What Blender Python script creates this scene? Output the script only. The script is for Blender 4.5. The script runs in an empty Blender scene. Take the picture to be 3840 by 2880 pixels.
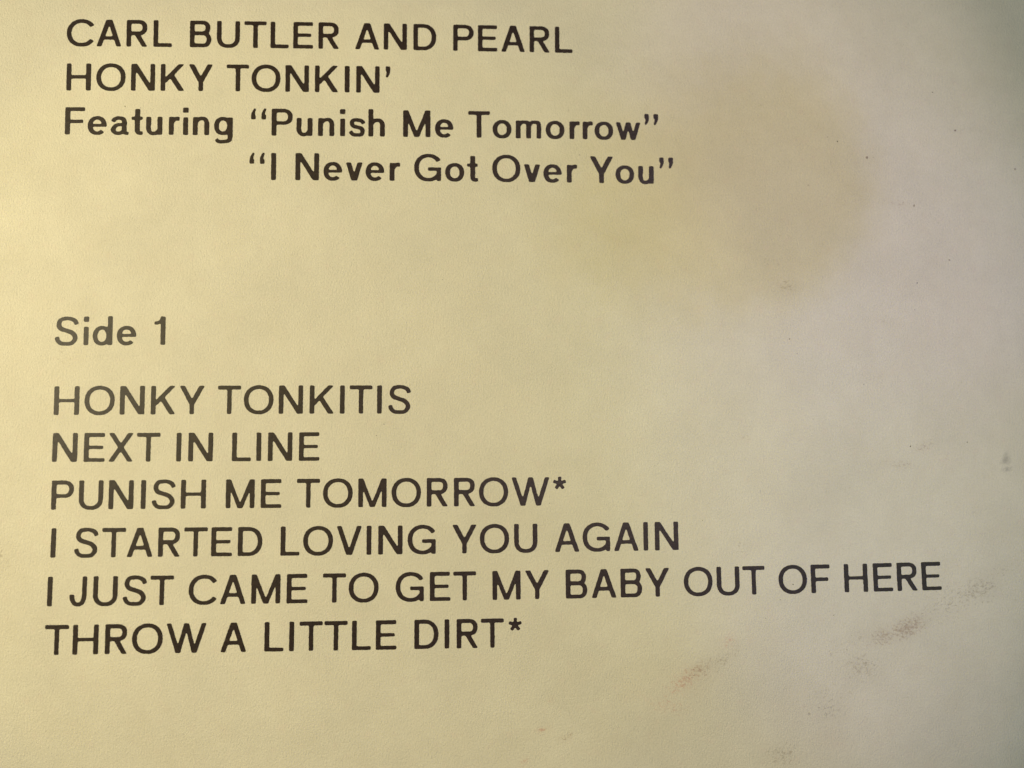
import bpy, math, random
import numpy as np
from mathutils import Matrix, Vector
from mathutils.geometry import tessellate_polygon

S = bpy.context.scene
MM = 0.001                                       # everything below is measured in millimetres on the sleeve

# ------------------------------------------------------------------ camera
cd = bpy.data.cameras.new('camera')
cam = bpy.data.objects.new('camera', cd)
S.collection.objects.link(cam); S.camera = cam
right = Vector((0.99899262, -0.00765776, 0.0442166))
up = Vector((0.00447205, 0.99741606, 0.07170215))
back = Vector((-0.04465142, -0.07143218, 0.99644553))
loc = Vector((-3.678, -5.884, 82.076)) * MM
m = Matrix((right, up, back)).transposed().to_4x4(); m.translation = loc
cam.matrix_world = m
cd.sensor_fit = 'HORIZONTAL'; cd.sensor_width = 36.0; cd.lens = 27.0375
cd.clip_start = 0.002; cd.clip_end = 10.0
cd.dof.use_dof = True
cd.dof.focus_distance = 0.0815
cd.dof.aperture_fstop = 13.0

# ------------------------------------------------------------------ light: dim room, a warm lamp on the left, window light on the right, plus added tinted spots
S.view_settings.view_transform = 'Standard'
S.view_settings.look = 'None'
S.view_settings.exposure = 0.0
S.view_settings.gamma = 1.0
S.view_settings.use_curve_mapping = False
w = bpy.data.worlds.new('World'); S.world = w; w.use_nodes = True
bg = w.node_tree.nodes['Background']
bg.inputs[0].default_value = (1.0, 0.9, 0.75, 1); bg.inputs[1].default_value = 0.01
def lamp(name, x, y, z, w, h, power, col, target=(0, 0, 0), spread=180):
    ld = bpy.data.lights.new(name, 'AREA'); ld.shape = 'RECTANGLE'; ld.size = w * MM; ld.size_y = h * MM
    ld.energy = power * 1.01; ld.color = col; ld.spread = math.radians(spread)
    o = bpy.data.objects.new(name, ld); S.collection.objects.link(o); p = Vector((x, y, z)) * MM
    o.location = p; o.rotation_euler = (Vector(target) * MM - p).to_track_quat('-Z', 'Y').to_euler()
    return o
def spot(name, x, y, z, target, cone, blend, power, col, size=4.0):
    ld = bpy.data.lights.new(name, 'SPOT'); ld.spot_size = math.radians(cone); ld.spot_blend = blend
    ld.shadow_soft_size = size * MM; ld.energy = power * 1.01; ld.color = col
    o = bpy.data.objects.new(name, ld); S.collection.objects.link(o); p = Vector((x, y, z)) * MM
    o.location = p; o.rotation_euler = (Vector(target) * MM - p).to_track_quat('-Z', 'Y').to_euler()
    return o
lamp('reading_lamp', -150, 25, 110, 60, 130, 0.3099, (1.000, 0.903, 0.596))
lamp('window_light', 260, 40, 200, 150, 200, 0.232, (0.578, 1.000, 0.74))
spot('cool_low_spot', 120, -230, 230, (46, -12, 0), 12.5, .7, 0.64, (0.040, 0.040, 1.000))  # added blue spot without a real source, cools the lower right
spot('cool_high_spot', 200, 230, 230, (58, 46, 0), 14, .5, 0.7551, (0.296, 0.132, 1.000))  # same kind of added spot, for the upper right
spot('pale_spot', 200, -160, 230, (30, -9, 0), 9.5, 1.0, 0.40, (0.75, 1.000, 1.0))  # small added spot, pales a patch right of the middle
spot('yellow_fill_spot', -120, 40, 260, (-22, -2, 0), 20, .35, 0.2291, (1.000, 0.885, 0.020))  # added fill, no such bulb; yellows the left side
spot('middle_fill_spot', 60, 10, 280, (0, 0, 0), 27, 0.5, 0.4487, (1.000, 0.803, 0.885))  # added fill over the middle of the sheet, no desk lamp
spot('overhead_spot', 90, 60, 380, (-28, 0.7, 0), 27, .15, 1.0046, (1.000, 0.872, 0.871))  # added spot; its cone edge lets the right corners fall darker


# ------------------------------------------------------------------ materials
def new_mat(name):
    mt = bpy.data.materials.new(name); mt.use_nodes = True
    nt = mt.node_tree; nt.nodes.clear()
    return mt, nt
class NB:
    def __init__(s, nt): s.nt = nt
    def n(s, t, **k):
        nd = s.nt.nodes.new(t)
        for a, v in k.items(): setattr(nd, a, v)
        return nd
    def l(s, a, b): s.nt.links.new(a, b)
    def val(s, sock, v):
        if isinstance(v, (int, float)): sock.default_value = v
        elif isinstance(v, (tuple, list)): sock.default_value = v
        else: s.l(v, sock)
    def math(s, op, a, b=0.0, c=0.0, clamp=False):
        nd = s.n('ShaderNodeMath', operation=op); nd.use_clamp = clamp
        s.val(nd.inputs[0], a); s.val(nd.inputs[1], b); s.val(nd.inputs[2], c)
        return nd.outputs[0]
    def mix(s, f, a, b, blend='MIX'):
        nd = s.n('ShaderNodeMix', data_type='RGBA', blend_type=blend)
        s.val(nd.inputs[0], f); s.val(nd.inputs[6], a); s.val(nd.inputs[7], b)
        return nd.outputs[2]
    def noise(s, vec, scale, detail=2.0, rough=0.5, dist=0.0):
        nd = s.n('ShaderNodeTexNoise'); s.l(vec, nd.inputs['Vector'])
        nd.inputs['Scale'].default_value = scale; nd.inputs['Detail'].default_value = detail
        nd.inputs['Roughness'].default_value = rough; nd.inputs['Distortion'].default_value = dist
        return nd.outputs['Fac']
    def ramp(s, v, lo, hi):
        nd = s.n('ShaderNodeMapRange', interpolation_type='SMOOTHSTEP')
        s.val(nd.inputs[0], v); s.val(nd.inputs[1], lo); s.val(nd.inputs[2], hi)
        return nd.outputs[0]
    def mapping(s, vec, loc=(0, 0, 0), rot=0.0, scale=(1, 1, 1), typ='TEXTURE'):
        nd = s.n('ShaderNodeMapping', vector_type=typ); s.l(vec, nd.inputs['Vector'])
        nd.inputs['Location'].default_value = loc; nd.inputs['Rotation'].default_value = (0, 0, rot)
        nd.inputs['Scale'].default_value = scale
        return nd.outputs['Vector']

PAPER = (0.66, 0.60, 0.465)

# dirt smears rubbed into the paper: x, y, half length, half width (mm), angle (deg), strength, kind (0 brown, 1 red, 2 grey), noise scale
SMEARS = [
 (49.9,-22.6,3.4,1.1, 14,0.75,0), (46.6,-23.9,3.6,1.5, 12,0.55,0), (52.8,-20.6,2.6,0.6,18,0.4,0), (42.2,-26.4,2.6,0.85,22,1.0,3),
 (39.6,-27.2,2.2,0.8,12,0.8,3), (43.2,-25.6,1.2,0.6,35,0.8,3), (36.6,-27.5,2.2,1.0,0,0.35,0),
 (37.0,-30.3,2.6,1.1,-8,0.65,0), (34.5,-28.9,3.0,1.4,25,0.35,0), (33.0,-33.0,3.0,1.1,15,0.35,0), (33.4,-34.7,2.2,1.4,-35,0.45,2), (31.0,-34.4,2.0,1.4,0,0.3,0), (33.4,-37.6,1.8,.9,-10,.25,1),
 (18.0,-31.4,2.6,0.75,38,0.85,1), (19.6,-30.3,2.0,0.6,25,0.75,3), (21.9,-29.4,1.6,0.5,32,0.7,0), (22.8,-27.4,0.9,0.7,-50,0.65,1), (23.4,-28.4,1.4,0.35,70,0.5,3),
 (16.2,-33.9,2.6,0.7,-14,0.6,1), (17.2,-32.3,4.2,1.5,30,0.42,1), (21.0,-30.0,4.5,1.2,30,0.35,0), (45.5,-24.6,6.0,1.6,16,0.38,0), (35.8,-31.6,4.5,2.0,30,0.33,0), (13.0,-32.6,1.8,0.7,10,0.25,1),(15.0,-36.2,3.0,1.2,5,0.16,0),
 (2.9,-36.0,.9,.25,5,.85,1), (5.3,-36.9,1.0,.35,20,.8,3), (1.0,-39.2,.6,.3,0,.85,1), (3.8,-33.0,.3,.22,0,.9,1),
 (28.4,-39.1,2.6,0.9,-6,0.7,0), (30.5,-38.8,1.8,.6,10,.4,0),
 (30.0,10.7,1.7,0.8,-8,0.65,0), (28.3,13.2,2.2,0.6,-10,0.3,0), (25.6,14.6,2.4,1.4,20,0.2,0),
 (38.5,20.4,2.6,1.3,25,0.28,0), (35.0,15.5,3.0,1.5,30,0.2,0), (31.0,17.0,4.0,2.0,20,0.18,0),
 (43.4,19.9,2.2,0.35,-3,0.6,3), (47.5,18.2,2.2,0.6,-8,0.3,0), (52.4,17.6,4.5,0.3,-3,0.2,2), (52.0,28.4,2.2,0.3,0,0.45,0), (41.0,25.3,1.6,0.3,18,0.35,0),
 (44.8,-7.1,1.7,0.5,22,0.6,3), (42.0,-9.0,2.2,0.4,-6,0.6,3), (47.4,-8.4,1.6,0.7,0,0.35,1), (41.0,6.8,2.4,0.35,-8,0.45,0), (40.0,0.8,2.6,0.6,5,0.2,1), (42,10.4,3.0,.7,5,.22,0),
 (54.15,-8.35,0.26,0.34,5,.62,4), (54.1,-9.5,0.5,0.13,0,.55,4), (54.0,-8.9,0.6,0.16,0,.45,4), (50.5,-14.0,2.0,0.5,20,0.3,2), (53.0,-1.6,2.4,1.6,0,0.12,2),
 (-46.6,3.0,1.3,0.9,-15,0.5,0), (-52.5,-17.8,1.0,1.8,20,0.45,0), (-37.5,31.0,1.5,1.0,0,0.10,0),
 (-27.5,-3.6,3.0,1.6,0,0.10,1), (25.5,-5.4,1.4,1.0,0,0.3,0), (24.4,-17.8,1.0,.9,20,.35,0),
]
# single specks of ink and dust: x, y, radius (mm), strength
SPECKS = [(-41.4,30.1,.11,1.0),(-39.75,29.95,.09,.8),(-26.9,30.75,.07,.8),(-21.0,32.9,.08,.9),(39.9,25.2,.28,1.0),(45.05,19.75,.20,1.0),(50.2,28.4,.22,.9),
 (36.6,27.0,.14,.8),(35.5,27.5,.10,.7),(7.6,25.2,.09,.9),(-13.6,-4.2,.09,1.0),(-14.4,-5.4,.07,1.0),(-19.4,-17.1,.08,.8),(-16.2,-18.2,.06,.8),(29.9,-21.6,.12,1.0),
 (28.5,-23.2,.09,.6),(33.1,22.0,.10,.8),(20.3,-14.7,.08,.7),(38.5,-.2,.12,.6),(49.8,-6.6,.14,.6),(43.4,-7.0,.16,.8),(-7.4,11.3,.06,.7),(30.4,4.8,.14,.8),(26.8,-25.1,.08,.6),
 (3.9,-12.7,.10,.35),(-8.2,-25.2,.10,.5),(-33.0,-14.2,.06,.5),(56.9,24.0,.25,.5),(47.8,32.8,.15,.4),(34.2,-24.9,.10,.7),(31.2,3.2,.10,.5),(45.0,11.0,.14,.5),(44.6,8.0,.12,.4),(48.8,13.6,.25,.3)]

def paper_material():
    mt, nt = new_mat('uncoated_cream_card'); b = NB(nt)
    tc = b.n('ShaderNodeTexCoord')
    mm = b.n('ShaderNodeVectorMath', operation='SCALE'); b.l(tc.outputs['Object'], mm.inputs[0]); mm.inputs['Scale'].default_value = 1000.0
    P = mm.outputs[0]
    sep = b.n('ShaderNodeSeparateXYZ'); b.l(P, sep.inputs[0])
    # fibres: cloudy formation, fine felt and long vertical hairs
    cloud = b.noise(P, 0.10, 3, 0.55)
    blotch = b.noise(P, 0.55, 3, 0.6)
    fine = b.noise(P, 5.6, 3, 0.7)
    grain = b.noise(P, 8.0, 2, 0.6)
    hairv = b.mapping(P, scale=(1.0, 1.9, 1.0))
    hair = b.noise(hairv, 5.6, 2, 0.55, 0.6)
    fac = b.math('ADD', b.math('MULTIPLY', b.math('SUBTRACT', cloud, .5), .22),
          b.math('ADD', b.math('MULTIPLY', b.math('SUBTRACT', blotch, .5), .12),
          b.math('ADD', b.math('MULTIPLY', b.math('SUBTRACT', fine, .5), .26), b.math('MULTIPLY', b.math('SUBTRACT', grain, .5), .26))))
    shade = b.math('ADD', fac, 1.0)
    col = b.n('ShaderNodeVectorMath', operation='SCALE'); col.inputs[0].default_value = PAPER; b.l(shade, col.inputs['Scale'])
    col = col.outputs[0]
    # slight age toning, cooler and warmer clouds
    tone = b.ramp(b.noise(P, 0.28, 2, 0.5), 0.42, 0.66)
    col = b.mix(b.math('MULTIPLY', tone, 0.16), col, (0.63, 0.55, 0.40, 1))
    tone2 = b.ramp(b.noise(b.mapping(P, loc=(40, 11, 0)), 0.9, 2, 0.5), 0.55, 0.75)
    col = b.mix(b.math('MULTIPLY', tone2, 0.10), col, (0.70, 0.50, 0.42, 1))
    # faint dark fibre flecks everywhere
    fl = b.ramp(b.noise(b.mapping(P, loc=(7, 3, 0), scale=(1.0, 1.6, 1)), 4.6, 2, 0.5, 1.2), 0.70, 0.80)
    col = b.mix(b.math('MULTIPLY', fl, 0.30), col, (0.33, 0.27, 0.18, 1))
    # dirt smears: how densely each patch is soiled is stored on the sheet, the grain that takes the dirt is noise
    speckle = b.noise(b.mapping(P, rot=math.radians(20), scale=(1.4, 1.0, 1.0)), 3.3, 4, 0.74, 0.8)
    speckle2 = b.noise(b.mapping(P, loc=(9, 9, 0), rot=math.radians(-15), scale=(1.3, .9, 1.0)), 3.6, 4, 0.74, 0.6)
    tint = {0: (0.24, 0.175, 0.11, 1), 1: (0.52, 0.22, 0.16, 1), 2: (0.20, 0.17, 0.14, 1), 3: (0.26, 0.14, 0.085, 1), 4: (0.07, 0.06, 0.07, 1)}
    for k in range(5):
        at = b.n('ShaderNodeAttribute'); at.attribute_name = 'soil_%d' % k
        acc = at.outputs['Fac']
        sp = speckle if k in (0, 2, 4) else speckle2
        if k == 4:
            f = b.math('MULTIPLY', acc, b.ramp(sp, 0.28, 0.55))
        else:
            thr = b.math('SUBTRACT', 0.625, b.math('MULTIPLY', acc, 0.24))       # more of the grain is stained where the smear is dense
            f = b.math('MULTIPLY', b.ramp(b.math('SUBTRACT', sp, thr), 0.0, 0.17), b.math('MINIMUM', b.math('MULTIPLY', acc, 1.5), 0.43))
            f = b.math('ADD', f, b.math('MULTIPLY', acc, 0.08), clamp=True)
        col = b.mix(f, col, tint[k])
    # broad tan patch multiplied into the colour, with a soft, slightly ragged edge
    at = b.n('ShaderNodeAttribute'); at.attribute_name = 'tan_patch'
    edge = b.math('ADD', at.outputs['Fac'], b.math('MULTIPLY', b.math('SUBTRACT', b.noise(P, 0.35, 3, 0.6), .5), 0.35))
    col = b.mix(b.math('MULTIPLY', b.ramp(edge, 0.10, 0.95), 0.9), col, TAN_PATCH, 'MULTIPLY')
    # relief
    h = b.math('ADD', b.math('MULTIPLY', fine, 0.9), b.math('ADD', b.math('MULTIPLY', hair, 0.9), b.math('ADD', b.math('MULTIPLY', grain, 0.35), b.math('MULTIPLY', blotch, 0.15))))
    bump = b.n('ShaderNodeBump'); bump.inputs['Strength'].default_value = PAPER_BUMP; bump.inputs['Distance'].default_value = 0.062 * MM
    b.l(h, bump.inputs['Height'])
    bs = b.n('ShaderNodeBsdfPrincipled')
    b.l(col, bs.inputs['Base Color']); b.l(bump.outputs[0], bs.inputs['Normal'])
    bs.inputs['Roughness'].default_value = 0.62
    bs.inputs['Specular IOR Level'].default_value = 0.22
    o = b.n('ShaderNodeOutputMaterial'); b.l(bs.outputs[0], o.inputs[0])
    return mt

def ink_material():
    mt, nt = new_mat('black_brown_printing_ink'); b = NB(nt)
    tc = b.n('ShaderNodeTexCoord')
    g = b.n('ShaderNodeNewGeometry')
    mm = b.n('ShaderNodeVectorMath', operation='SCALE'); b.l(g.outputs['Position'], mm.inputs[0]); mm.inputs['Scale'].default_value = 1000.0
    P = mm.outputs[0]
    n1 = b.noise(P, 2.6, 3, 0.65); n2 = b.noise(P, 7.5, 2, 0.6)
    f = b.ramp(b.math('ADD', b.math('MULTIPLY', n1, .55), b.math('MULTIPLY', n2, .45)), 0.36, 0.66)
    col = b.mix(f, INK_A, INK_B)
    bare = b.ramp(b.noise(b.mapping(P, loc=(3, 5, 0)), 8.5, 2, 0.5), 0.69, 0.77)
    col = b.mix(b.math('MULTIPLY', bare, 0.35), col, (0.24, 0.19, 0.12, 1))
    bump = b.n('ShaderNodeBump'); bump.inputs['Strength'].default_value = 0.55; bump.inputs['Distance'].default_value = 0.03 * MM
    b.l(b.math('ADD', b.math('MULTIPLY', n1, 1.0), b.math('MULTIPLY', n2, 0.7)), bump.inputs['Height'])
    bs = b.n('ShaderNodeBsdfPrincipled')
    b.l(col, bs.inputs['Base Color']); b.l(bump.outputs[0], bs.inputs['Normal'])
    bs.inputs['Roughness'].default_value = INK_ROUGH
    bs.inputs['Specular IOR Level'].default_value = INK_SPEC
    o = b.n('ShaderNodeOutputMaterial'); b.l(bs.outputs[0], o.inputs[0])
    return mt

PAPER_BUMP = 0.9
TAN_PATCH = (0.92, 0.885, 0.70, 1)
INK_A = (0.013, 0.0065, 0.005, 1); INK_B = (0.032, 0.018, 0.013, 1); INK_ROUGH = 0.44; INK_SPEC = 0.33
paper = paper_material(); ink = ink_material()

# ------------------------------------------------------------------ the sleeve
def link(o, parent=None):
    S.collection.objects.link(o)
    if parent is not None: o.parent = parent
    return o
def rounded_slab(name, x0, y0, x1, y1, z0, z1, r, mat, parent=None):
    pts = []
    for cx, cy, a0 in ((x1 - r, y1 - r, 0), (x0 + r, y1 - r, 90), (x0 + r, y0 + r, 180), (x1 - r, y0 + r, 270)):
        for k in range(7):
            a = math.radians(a0 + 15 * k); pts.append((cx + r * math.cos(a), cy + r * math.sin(a)))
    e = min(0.12, (z1 - z0) * .3); n = len(pts); cxm, cym = (x0 + x1) / 2, (y0 + y1) / 2
    def ring(z, ins):
        return [((cxm + (x - cxm) * (1 - ins / 157)) * MM, (cym + (y - cym) * (1 - ins / 157)) * MM, z * MM) for x, y in pts]
    v = ring(z0, e) + ring(z0 + e, 0) + ring(z1 - e, 0) + ring(z1, e)
    f = [tuple(range(n))[::-1], tuple(range(3 * n, 4 * n))]
    for L in range(3):
        for i in range(n):
            j = (i + 1) % n; f.append((L * n + i, L * n + j, L * n + n + j, L * n + n + i))
    me = bpy.data.meshes.new(name); me.from_pydata(v, [], f); me.materials.append(mat)
    return link(bpy.data.objects.new(name, me), parent)

sleeve = link(bpy.data.objects.new('record_sleeve', None))
sleeve['label'] = 'cream card back of a record sleeve, black song titles, brown dirt rubbed at lower right'
sleeve['category'] = 'record sleeve'
# a 12 inch sleeve: pasted back sheet, board under it; the top of the back sheet is z = 0
def back_sheet():
    xs = np.concatenate([[-75, -74.9, -70], np.arange(-64, 64.01, .4), [70, 100, 160, 239.9, 240]])
    ys = np.concatenate([[-222, -221.9, -150, -80], np.arange(-52, 52.01, .4), [60, 92.9, 93]])
    X, Y = np.meshgrid(xs, ys); nx, ny = len(xs), len(ys)
    Z = np.zeros_like(X); Z[0] = Z[-1] = -.1; Z[:, 0] = Z[:, -1] = -.1
    co = np.stack([X, Y, Z], -1).reshape(-1, 3)
    i = np.arange(nx * ny).reshape(ny, nx)
    F = np.stack([i[:-1, :-1], i[:-1, 1:], i[1:, 1:], i[1:, :-1]], -1).reshape(-1, 4).tolist()
    rim = np.concatenate([i[0, :], i[1:, -1], i[-1, -2::-1], i[-2:0:-1, 0]]); n = len(rim); o = len(co)
    low = co[rim].copy(); low[:, 2] = -.30
    for a in range(n):
        c = (a + 1) % n; F.append([o + a, o + c, int(rim[c]), int(rim[a])])
    F.append([o + a for a in range(n)][::-1])
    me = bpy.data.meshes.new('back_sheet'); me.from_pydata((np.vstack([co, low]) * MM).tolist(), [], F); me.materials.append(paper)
    full = np.vstack([co, low])
    for k in range(5):
        acc = np.zeros(len(full))
        for x, y, a, c, ang, st, kk in SMEARS:
            if kk != k: continue
            t = math.radians(ang); dx, dy = full[:, 0] - x, full[:, 1] - y
            u = (dx * math.cos(t) + dy * math.sin(t)) / (a * 1.6); w_ = (-dx * math.sin(t) + dy * math.cos(t)) / (c * 2.3)
            r = np.clip(1 - np.sqrt(u * u + w_ * w_), 0, 1); acc = np.maximum(acc, r * r * (3 - 2 * r) * st)
        at = me.attributes.new('soil_%d' % k, 'FLOAT', 'POINT'); at.data.foreach_set('value', acc.astype(np.float32))
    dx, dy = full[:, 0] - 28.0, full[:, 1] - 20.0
    side = 1 / (1 + np.exp(-dx / 4.0)); top = 1 / (1 + np.exp(-dy / 4.0))         # 1 on the right / upper part of the tan patch
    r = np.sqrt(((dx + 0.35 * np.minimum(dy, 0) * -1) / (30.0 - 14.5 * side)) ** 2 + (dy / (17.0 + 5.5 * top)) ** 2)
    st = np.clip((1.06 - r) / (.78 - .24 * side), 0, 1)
    at = me.attributes.new('tan_patch', 'FLOAT', 'POINT'); at.data.foreach_set('value', st.astype(np.float32))
    return link(bpy.data.objects.new('back_sheet', me), sleeve)
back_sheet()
rounded_slab('front_board', -75.3, -222.3, 240.3, 93.3, -3.0, -0.32, 1.4, paper, sleeve)

# ------------------------------------------------------------------ lettering: every glyph drawn here, inked with slightly rounded, uneven edges
N_ = 84                                           # grid cells per cap height
def se(cx, cy, rx, ry, a, n=2.15):
    c, s_ = np.cos(a), np.sin(a)
    return (cx + rx * np.sign(c) * np.abs(c) ** (2 / n), cy + ry * np.sign(s_) * np.abs(s_) ** (2 / n))
class Glyph:
    def __init__(g, W, v, h, lo, hi):
        g.W, g.v, g.h = W, v, h; pad = 0.09
        g.x0, g.y0 = -pad, lo - pad
        nx = int((W + 2 * pad) * N_) + 1; ny = int((hi - lo + 2 * pad) * N_) + 1
        g.X, g.Y = np.meshgrid(g.x0 + np.arange(nx) / N_, g.y0 + np.arange(ny) / N_)
        g.m = np.zeros_like(g.X, bool)
    def inside(g, pts):
        ins = np.zeros_like(g.m); n = len(pts)
        for i in range(n):
            xa, ya = pts[i]; xb, yb = pts[(i + 1) % n]
            if ya == yb: continue
            c = (ya > g.Y) != (yb > g.Y)
            ins ^= c & (g.X < (xb - xa) * (g.Y - ya) / (yb - ya) + xa)
        return ins
    def poly(g, pts): g.m |= g.inside(pts)
    def rect(g, x0, y0, x1, y1): g.m |= (g.X >= x0) & (g.X <= x1) & (g.Y >= y0) & (g.Y <= y1)
    def diag(g, x0, y0, x1, y1, w): g.poly([(x0 - w / 2, y0), (x0 + w / 2, y0), (x1 + w / 2, y1), (x1 - w / 2, y1)])
    def arc(g, x0, y0, x1, y1, a0, a1, v=None, h=None, n=2.15):
        v = v or g.v; h = h or g.h
        a = np.radians(np.linspace(a0, a1, 61)); cx, cy, rx, ry = (x0 + x1) / 2, (y0 + y1) / 2, (x1 - x0) / 2, (y1 - y0) / 2
        ox, oy = se(cx, cy, rx, ry, a, n); ix, iy = se(cx, cy, rx - v, ry - h, a, n)
        if abs(a1 - a0) >= 360:
            g.m |= g.inside(list(zip(ox, oy))[:-1]) & ~g.inside(list(zip(ix, iy))[:-1])
        else: g.poly(list(zip(ox, oy)) + list(zip(ix, iy))[::-1])
    def path(g, pts, k=10):
        P = np.array([p if len(p) == 3 else (*p, g.v) for p in pts], float)
        P = np.vstack([2 * P[0] - P[1], P, 2 * P[-1] - P[-2]]); out = []
        for i in range(1, len(P) - 2):
            for t in np.linspace(0, 1, k, endpoint=False):
                a, b_, c, d = P[i - 1], P[i], P[i + 1], P[i + 2]
                out.append(.5 * (2 * b_ + (c - a) * t + (2 * a - 5 * b_ + 4 * c - d) * t * t + (3 * b_ - a - 3 * c + d) * t ** 3))
        out.append(P[-2]); Q = np.array(out)
        T = np.gradient(Q[:, :2], axis=0); T /= np.linalg.norm(T, axis=1)[:, None] + 1e-9
        Nn = np.stack([-T[:, 1], T[:, 0]], 1); A = Q[:, :2] + Nn * Q[:, 2:3] / 2; B = Q[:, :2] - Nn * Q[:, 2:3] / 2
        for i in range(len(Q) - 1): g.poly([A[i], A[i + 1], B[i + 1], B[i]])
    def bowl(g, x0, y0, x1, y1, xs, h=None):
        v, h = g.v, h or g.h
        def o(x1, y0, y1, xs):
            a = np.radians(np.linspace(-90, 90, 41)); X, Y = se(xs, (y0 + y1) / 2, x1 - xs, (y1 - y0) / 2, a, 2.2)
            return [(x0, y0)] + list(zip(X, Y)) + [(x0, y1)]
        g.m |= g.inside(o(x1, y0, y1, xs)) & ~g.inside(o(x1 - v, y0 + h, y1 - h, min(xs, x1 - v - .02)))

def draw(ch, W, v, h):
    lo, hi = (-.02, 1.02)
    if ch in 'g': lo = -.32
    if ch in 'dhi': hi = 1.05
    g = Glyph(W, v, h, lo, hi); O = .014; X = .67
    if ch == 'A':
        wd = v * 1.06; c = W / 2
        g.diag(wd * .5, 0, c - wd * .10, 1, wd); g.diag(W - wd * .5, 0, c + wd * .10, 1, wd); g.rect(W * .24, .255, W * .76, .255 + h * .92)
    elif ch == 'B':
        g.rect(0, 0, v, 1); g.bowl(0, .462, W * .95, 1, W * .62); g.bowl(0, 0, W, .462 + h * .93, W * .63)
    elif ch == 'C':
        r = W / 1.835; g.arc(0, -O, 2 * r, 1 + O, 33, 327)
    elif ch == 'D':
        g.rect(0, 0, v, 1); g.bowl(0, 0, W, 1, W * .42)
    elif ch == 'E':
        g.rect(0, 0, v, 1); g.rect(0, 0, W, h); g.rect(0, 1 - h, W * .985, 1); g.rect(0, .44, W * .91, .44 + h * .93)
    elif ch == 'F':
        g.rect(0, 0, v, 1); g.rect(0, 1 - h, W, 1); g.rect(0, .42, W * .92, .42 + h)
    elif ch == 'G':
        r = W / 1.87; g.arc(0, -O, 2 * r, 1 + O, 31, 322)
        g.m &= ~((g.X > W) & (g.Y < .6)); g.rect(W - v * .88, 0, W, .515); g.rect(W * .51, .515 - h, W, .515)
        g.poly([(W - v * .9, .34), (W - v * .5, .34), (W - v * .5, .06), (W * .78, .10), (W - v * .9, .18)])
    elif ch == 'H':
        g.rect(0, 0, v, 1); g.rect(W - v, 0, W, 1); g.rect(0, .44, W, .44 + h * .93)
    elif ch == 'I': g.rect(0, 0, W, 1)
    elif ch == 'J':
        g.rect(W - v, .36, W, 1); g.arc(0, -O, W, .74, 175, 362)
    elif ch == 'K':
        g.rect(0, 0, v, 1); g.diag(v * .6, .315, W - v * .72, 1, v * 1.28)
        g.diag(W * .42, .60, W - v * .66, 0, v * 1.28)
    elif ch == 'L': g.rect(0, 0, v, 1); g.rect(0, 0, W, h)
    elif ch == 'M':
        g.rect(0, 0, v, 1); g.rect(W - v, 0, W, 1); wd = v * .98; c = W / 2
        g.diag(c - wd * .02, 0, v * .58, 1, wd); g.diag(c + wd * .02, 0, W - v * .58, 1, wd)
    elif ch == 'N':
        g.rect(0, 0, v, 1); g.rect(W - v, 0, W, 1); g.diag(v * .62, 1, W - v * .62, 0, v * 1.22)
    elif ch == 'O': g.arc(0, -O, W, 1 + O, 0, 360)
    elif ch == 'P': g.rect(0, 0, v, 1); g.bowl(0, .405, W, 1, W * .58)
    elif ch == 'R':
        g.rect(0, 0, v, 1); g.bowl(0, .435, W * .965, 1, W * .58); g.diag(W * .47, .5, W - v * .62, 0, v * 1.16)
    elif ch == 'S':
        a, b_ = v * .5, h * .5
        g.path([(W * .945, .735, v * .95), (W * .86, .865, v * .95), (W * .68, .935, h), (W * .5, 1 + O - b_, h), (W * .26, .91, h * 1.06), (a + .045, .74, v), (W * .25, .595, v * .97),
                (W * .5, .52, v * .92), (W * .76, .435, v * .97), (W - a - .005, .265, v), (W * .76, .09, h * 1.05), (W * .5, b_ - O, h), (W * .27, .075, h * 1.02), (W * .13, .175, v * .93), (W * .085, .30, v * .95)])
    elif ch == 'T': g.rect(0, 1 - h, W, 1); g.rect(W / 2 - v / 2, 0, W / 2 + v / 2, 1)
    elif ch == 'U':
        g.rect(0, .36, v, 1); g.rect(W - v, .36, W, 1); g.arc(0, -O, W, .74, 178, 362, n=2.2)
    elif ch in 'Vv':
        t = 1 if ch == 'V' else X; wd = v * 1.08; c = W / 2
        g.diag(wd / 2, t, c - wd * .06, 0, wd); g.diag(W - wd / 2, t, c + wd * .06, 0, wd)
    elif ch in 'Ww':
        t = 1 if ch == 'W' else X; wd = v * (1.02 if ch == 'W' else .95); c = W / 2; q = W * (.298 if ch == 'W' else .305)
        g.diag(wd / 2, t, q, 0, wd); g.diag(c - wd * .03, t, q, 0, wd * .95); g.diag(c + wd * .03, t, W - q, 0, wd * .95); g.diag(W - wd / 2, t, W - q, 0, wd)
    elif ch == 'X':
        wd = v * 1.2; g.diag(wd / 2, 0, W - wd * .5, 1, wd); g.diag(W - wd / 2, 0, wd * .5, 1, wd)
    elif ch == 'Y':
        wd = v * 1.18; g.diag(wd / 2, 1, W / 2, .36, wd); g.diag(W - wd / 2, 1, W / 2, .36, wd); g.rect(W / 2 - v / 2, 0, W / 2 + v / 2, .46)
    elif ch == '1':
        g.rect(W - v, 0, W, 1); g.path([(0, .775, .12), (W * .3, .785, .12), (W * .56, .84, .12), (W - v * .55, 1.0, .12)])
    elif ch == '*':
        c = (W / 2, .785)
        for a in (90, 18, 162, 234, 306):
            r = .235; x, y = c[0] + r * math.cos(math.radians(a)), c[1] + r * math.sin(math.radians(a)); dx, dy = -math.sin(math.radians(a)), math.cos(math.radians(a))
            q = .048; q1 = .064; g.poly([(c[0] + dx * q, c[1] + dy * q), (x + dx * q1, y + dy * q1), (x - dx * q1, y - dy * q1), (c[0] - dx * q, c[1] - dy * q)])
    elif ch in '`}':
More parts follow.
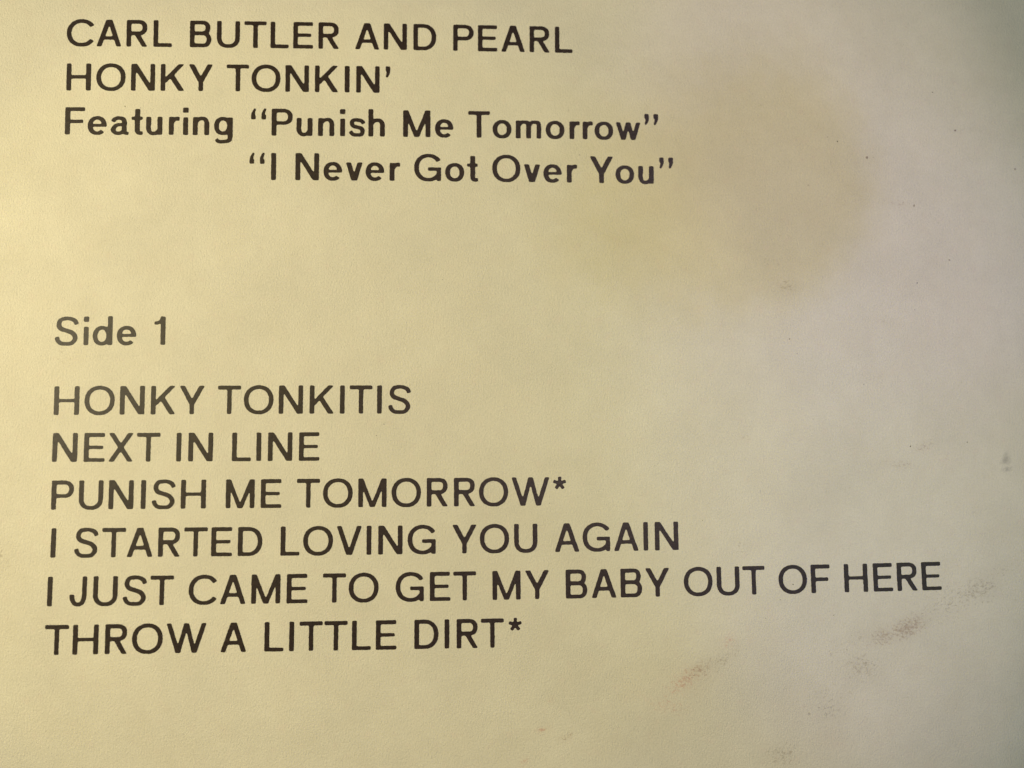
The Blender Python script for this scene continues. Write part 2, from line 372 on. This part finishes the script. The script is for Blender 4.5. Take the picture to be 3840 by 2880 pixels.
        for x in ([0] if ch == '`' else [0, W - .2]):
            g.rect(x + .02, .825, x + .195, 1.0); g.path([(x + .115, .87, .15), (x + .125, .79, .13), (x + .095, .68, .10), (x + .055, .585, .075)])
    elif ch == '{':
        for x in (0, W - .2):
            g.rect(x + .005, .595, x + .17, .765); g.path([(x + .085, .70, .15), (x + .075, .80, .13), (x + .105, .91, .10), (x + .155, 1.005, .075)])
    elif ch == 'o': g.arc(0, -O, W, X + O, 0, 360)
    elif ch == 'e':
        g.arc(0, -O, W, X + O, -7, 318); g.rect(v * .5, .285, W - .015, .285 + h * .8)
    elif ch == 'a':
        g.path([(.075, .475, v * .92), (.13, .565, v * .85), (.27, X + O - h * .48, h), (.43, .58, h * 1.1), (.475, .47, v), (.475, .3, v), (.475, .14, v), (.52, .065, h), (W, .05, h * .8)])
        g.path([(.47, .36, h * .9), (.32, .375, h * .9), (.17, .33, h), (v * .5, .19, v), (.16, .075, h), (.27, h * .5 - O, h), (.40, .09, h), (.48, .19, h)])
    elif ch == 't':
        g.rect(W * .29, .12, W * .29 + v, .95); g.rect(0, X - h * .85, W * .97, X)
        g.path([(W * .29 + v / 2, .3, v), (W * .29 + v / 2, .15, v), (W * .60, .068, h * .98), (W * .985, .065, h)])
    elif ch == 'u':
        g.path([(v / 2, X, v), (v / 2, .45, v), (v / 2, .22, v), (.16, .075, h), (.28, h * .5 - O, h), (.38, .09, h), (W - v * .6, .22, h * .9)]); g.rect(W - v, 0, W, X)
    elif ch in 'nh':
        g.rect(0, 0, v, X if ch == 'n' else 1.03); g.path([(v * .6, .44, h * .9), (.19, .57, h), (.31, X + O - h * .5, h), (.44, .585, h * 1.1), (W - v / 2, .44, v), (W - v / 2, .2, v), (W - v / 2, 0, v)])
    elif ch == 'm':
        g.rect(0, 0, v, X); c = W / 2
        for a, b_ in ((0, c + v * .5), (c - v * .5, W)):
            g.path([(a + v * .6, .45, h * .9), (a + .18, .575, h), (a + .275, X + O - h * .5, h), (b_ - v * .62, .59, h * 1.1), (b_ - v / 2, .45, v), (b_ - v / 2, .2, v), (b_ - v / 2, 0, v)])
    elif ch == 'r':
        g.rect(0, 0, v, X); g.path([(v * .6, .42, h * .9), (.17, .53, h), (.25, .60, h * 1.1), (W, .598, h * 1.15)])
    elif ch == 'i':
        g.rect(0, 0, W, .655); g.rect(-.008, .825, W + .008, 1.01)
    elif ch == 'd':
        g.arc(0, -O, W * .93, X + O, 0, 360); g.rect(W - v, 0, W, 1.03)
    elif ch == 's':
        g.path([(W * .93, .475, v * .85), (W * .80, .575, v * .8), (W * .5, X + O - h * .5, h), (W * .24, .60, h), (v * .5 + .01, .485, v * .92), (W * .28, .385, v * .85), (W * .52, .345, v * .8),
                (W * .78, .30, v * .85), (W - v * .5, .185, v * .95), (W * .76, .075, h), (W * .5, h * .5 - O, h), (W * .22, .085, v * .8), (W * .08, .20, v * .85)])
    elif ch == 'g':
        g.arc(0, -O + .02, W * .96, X + O, 0, 360); g.rect(W - v, -.04, W, X)
        g.path([(W - v / 2, .1, v), (W - v / 2, -.06, v), (W - v * .75, -.19, h * 1.1), (W * .48, -.30 + h * .5, h), (W * .24, -.225, h), (W * .12, -.135, v * .8)])
    return g

def contours(g, rng):
    # ink spread: soften the drawn shape, add a little unevenness, take the half-way line
    f = g.m.astype(np.float32); k = np.exp(-.5 * (np.arange(-5, 6) / 2.0) ** 2); k /= k.sum()
    f = np.apply_along_axis(lambda r: np.convolve(r, k, 'same'), 1, f); f = np.apply_along_axis(lambda r: np.convolve(r, k, 'same'), 0, f)
    ny, nx = f.shape; gr = rng.normal(size=(ny // 6 + 3, nx // 6 + 3))
    yy = np.arange(ny) / 6; xx = np.arange(nx) / 6; yi = yy.astype(int); xi = xx.astype(int); fy = (yy - yi)[:, None]; fx = (xx - xi)[None]
    nz = (gr[yi][:, xi] * (1 - fy) * (1 - fx) + gr[yi + 1][:, xi] * fy * (1 - fx) + gr[yi][:, xi + 1] * (1 - fy) * fx + gr[yi + 1][:, xi + 1] * fy * fx)
    f = f + .055 * nz * (f > .02) * (f < .98); f[0] = f[-1] = 0; f[:, 0] = f[:, -1] = 0
    ins = f > .5; nxt = {}
    def edge(a, b_):
        (ya, xa), (yb, xb) = a, b_; t = (.5 - f[a]) / (f[b_] - f[a]); return (xa + (xb - xa) * t, ya + (yb - ya) * t)
    c = ins[:-1, :-1].astype(int) + 2 * ins[:-1, 1:] + 4 * ins[1:, 1:] + 8 * ins[1:, :-1]
    for y, x in zip(*np.nonzero((c > 0) & (c < 15))):
        q = [(y, x), (y, x + 1), (y + 1, x + 1), (y + 1, x)]; s_ = [bool(ins[p]) for p in q]
        st = [i for i in range(4) if s_[i] and not s_[(i + 1) % 4]]; en = [i for i in range(4) if not s_[i] and s_[(i + 1) % 4]]
        for a in st:                                # leave through edge a, enter through the edge that opens this inside run
            b_ = max(en, key=lambda e: ((e - a) % 4)) if len(en) == 1 else (a - 1) % 4
            ka = (q[a], q[(a + 1) % 4]); kb = (q[(b_ + 1) % 4], q[b_])
            nxt[ka] = (kb, edge(*ka))
    loops = []; used = set()
    for k0 in list(nxt):
        if k0 in used: continue
        lp = []; k_ = k0
        while k_ not in used and k_ in nxt:
            used.add(k_); k2, p = nxt[k_]; lp.append(p)
            k_ = k2
        if len(lp) > 12: loops.append(np.array(lp[::2]))
    return [np.stack([g.x0 + l[:, 0] / N_, g.y0 + l[:, 1] / N_], 1) for l in loops]

def letter_mesh(ch, W, v, h, rng):
    g = draw(ch, W, v, h); lps = contours(g, rng)
    lps = [l for l in lps if len(l) > 5]
    ring = [[Vector((x - W / 2, y, 0)) for x, y in l] for l in lps]
    area = lambda l: .5 * sum(l[i - 1].x * l[i].y - l[i].x * l[i - 1].y for i in range(len(l)))
    def pin(p, l):
        r = False
        for i in range(len(l)):
            a, b_ = l[i - 1], l[i]
            if (a.y > p.y) != (b_.y > p.y) and p.x < (b_.x - a.x) * (p.y - a.y) / (b_.y - a.y) + a.x: r = not r
        return r
    depth = [sum(pin(l[0], m_) for j, m_ in enumerate(ring) if j != i) for i, l in enumerate(ring)]
    V, Fc = [], []; T = 0.014 / 3.0                  # film of ink, 14 microns, in cap heights
    for i, l in enumerate(ring):
        if depth[i] % 2: continue
        grp = [l] + [m_ for j, m_ in enumerate(ring) if depth[j] % 2 and pin(m_[0], l)]
        flat = [p for m_ in grp for p in m_]; tri = tessellate_polygon(grp); o = len(V); n = len(flat)
        V += [(p.x, p.y, T) for p in flat] + [(p.x, p.y, 0.0007) for p in flat]
        for t in tri:
            a, b_, c = (flat[k] for k in t); ar = (b_.x - a.x) * (c.y - a.y) - (c.x - a.x) * (b_.y - a.y)
            if abs(ar) < 1e-12: continue
            Fc.append(tuple(o + k for k in (t if ar > 0 else t[::-1])))
        k0 = 0
        for m_ in grp:
            k = len(m_); ccw = (area(m_) > 0) == (m_ is l)
            for a in range(k):
                i0, i1 = o + k0 + a, o + k0 + (a + 1) % k
                Fc.append((i0 + n, i1 + n, i1, i0) if ccw else (i1 + n, i0 + n, i0, i1))
            k0 += k
    me = bpy.data.meshes.new('letter'); me.from_pydata(V, [], Fc); me.materials.append(ink)
    return me

# specks of ink and dirt stuck to the sheet: low lumps with an uneven outline
def speck_material(name, c0, c1):
    dm, dnt = new_mat(name); db = NB(dnt); dbs = db.n('ShaderNodeBsdfPrincipled')
    dbs.inputs['Roughness'].default_value = 0.7
    do = db.n('ShaderNodeOutputMaterial'); db.l(dbs.outputs[0], do.inputs[0])
    dtc = db.n('ShaderNodeTexCoord'); db.l(db.mix(db.noise(dtc.outputs['Object'], 6000.0), c0, c1), dbs.inputs['Base Color'])
    return dm
dark_speck = speck_material('dark_ink_speck', (0.04, 0.03, 0.025, 1), (0.14, 0.11, 0.08, 1))
brown_speck = speck_material('brown_dirt_speck', (0.18, 0.13, 0.09, 1), (0.36, 0.29, 0.21, 1))
sr = random.Random(5)
for x, y, r, st in SPECKS:
    r *= (.30 + .24 * st); n = 9; ang = sr.random() * 3; el = 1 + .5 * sr.random()
    rr = [r * (.75 + .5 * sr.random()) for _ in range(n)]; V = []
    for z, f_ in ((.0005, 1.0), (.012, .8)):
        for k in range(n):
            a = 2 * math.pi * k / n; px, py = rr[k] * f_ * el * math.cos(a), rr[k] * f_ / el * math.sin(a)
            V.append(((px * math.cos(ang) - py * math.sin(ang)) * MM, (px * math.sin(ang) + py * math.cos(ang)) * MM, z * MM))
    Fc = [tuple(range(n, 2 * n))] + [(k, (k + 1) % n, n + (k + 1) % n, n + k) for k in range(n)]
    me = bpy.data.meshes.new('speck'); me.from_pydata(V, [], Fc); me.materials.append(dark_speck if x < 12 or r < .09 else brown_speck)
    o = link(bpy.data.objects.new('speck', me), sleeve); o.location = (x * MM, y * MM, 0)

CAP = 3.0                                         # height of the capitals, mm
# width of each character in cap heights
SHAPES = "C A R L B U T E N D P H O K Y I ` F e a t u r i n g { s h M o m w } v G S d 1 X W * V J".split()
WIDTHS = [.956, .883, .758, .654, .76, .819, .799, .713, .842, .834, .752, .851, 1.03, .857, .869, .173, .192, .686, .666, .633, .405, .568, .378, .173, .579, .662,
          .56, .568, .591, .986, .69, .933, .921, .538, .606, .97, .785, .681, .382, .86, 1.349, .464, .875, .571]
WIDTH = dict(zip(SHAPES, WIDTHS))
# the printed words, line by line, blanks are skipped; { and } stand for the opening and closing double quotation marks
TEXTS = [
    'CARL BUTLER AND PEARL',
    'HONKY TONKIN`',
    'Feat uring { Punish Me Tomorrow }',
    '{ I Never Got Over You }',
    'Side 1',
    'HONKY TONKITIS',
    'NEXT IN LINE',
    'PUNISH ME TOMORROW *',
    'I STARTED LOVING YOU AGAIN',
    'I JUST CAME TO GET MY BABY OUT OF HERE',
    'THROW A LITTLE DIRT *',
]
# centre of each letter along the line (mm), height of the baseline as a curve of x (mm)
LINES = [
 ([-46.33, -43.3, -40.32, -37.61, -33.58, -30.61, -27.71, -25.1, -22.56, -19.77, -15.62, -12.55, -9.32, -5.08, -2.41, 0.4, 3.37, 6.03], [-0.0001259, -0.0040278, 36.7915603]),
 ([-46.35, -42.96, -39.58, -36.43, -33.46, -29.51, -26.49, -23.15, -19.95, -17.77, -15.51, -13.37], [-0.0001659, -0.0051731, 31.8991832]),
 ([-46.6, -44.26, -41.89, -40.06, -38.27, -36.17, -34.96, -33.33, -30.96, -27.19, -24.7, -22.3, -19.98, -18.21, -16.65, -14.54, -10.19, -7.21, -3.4, -0.88, 2.02, 4.95, 7.11, 8.56, 10.35, 13.05, 15.61], [-0.000112, -0.0038994, 26.9986599]),
 ([-27.27, -25.54, -21.96, -19.22, -16.92, -14.7, -12.55, -9.02, -6.07, -4.13, -0.45, 2.37, 4.61, 6.75, 10.01, 12.59, 14.93, 17.16], [-0.0001526, -0.0042096, 22.1039045]),
 ([-46.74, -44.71, -43.02, -40.56, -37.12], [0.0030878, 4.4055773]),
 ([-46.49, -43.12, -39.79, -36.59, -33.65, -29.78, -26.74, -23.39, -20.14, -18.01, -16.04, -14.1, -12.0], [-8.16e-05, -0.0067043, -3.169421]),
 ([-46.51, -43.51, -40.83, -38.01, -34.9, -32.65, -28.44, -26.65, -24.44, -21.41], [9.06e-05, 0.0019266, -8.0068064]),
 ([-46.58, -43.71, -40.66, -38.4, -36.35, -33.3, -28.49, -25.3, -21.45, -18.39, -14.79, -11.24, -7.96, -5.09, -2.05, 1.88, 4.98], [1.28e-05, -0.0024041, -12.9478266]),
 ([-47.35, -44.06, -41.27, -38.62, -35.63, -32.95, -30.3, -27.39, -23.28, -20.39, -17.17, -15.12, -12.89, -9.63, -5.14, -1.98, 1.33, 5.7, 8.82, 12.02, 14.12, 16.36], [8.57e-05, 0.0006793, -17.8463816]),
 ([-47.53, -44.7, -41.97, -39.03, -36.27, -32.13, -29.06, -25.7, -22.5, -18.66, -15.64, -10.87, -7.7, -5.12, -0.74, 2.49, 6.65, 9.56, 12.48, 15.28, 19.65, 22.88, 25.66, 29.88, 32.9, 36.77, 39.75, 42.43, 45.09], [8.25e-05, 0.0016868, -22.7044372]),
 ([-46.68, -43.81, -40.72, -37.61, -33.7, -28.92, -24.79, -23.0, -21.01, -18.46, -15.84, -13.29, -9.13, -7.0, -4.85, -2.25, 0.14], [3.58e-05, -0.0014502, -27.612113]),
]
WEIGHT = {0: (.168, .142), 1: (.168, .142), 2: (.174, .134), 3: (.174, .134), 4: (.166, .134)}
rng = np.random.default_rng(7)
for i, (txt, (xs, pf)) in enumerate(zip(TEXTS, LINES)):
    txt = txt.replace(' ', '')
    slope = lambda x: sum(c * (len(pf) - 1 - k) * x ** (len(pf) - 2 - k) for k, c in enumerate(pf[:-1]))
    base = lambda x: sum(c * x ** (len(pf) - 1 - k) for k, c in enumerate(pf))
    ln = link(bpy.data.objects.new('text_line', None), sleeve)
    ln.location = (xs[0] * MM, base(xs[0]) * MM, 0.0)
    v, h = WEIGHT.get(i, (.160, .135))
    for ch, x in zip(txt, xs):
        W = WIDTH[ch]; vv = v
        if ch in 'Ii': W = v + .004
        me = letter_mesh(ch, W, vv, h, rng)
        name = 'quotation_mark' if ch in '{}' else 'apostrophe' if ch == '`' else 'asterisk' if ch == '*' else 'numeral' if ch == '1' else 'letter'
        o = link(bpy.data.objects.new(name, me), ln)
        o.location = ((x - xs[0]) * MM, (base(x) - base(xs[0])) * MM, 0.0)
        o.rotation_euler = (0, 0, math.atan(slope(x)))
        o.scale = (CAP * MM,) * 3
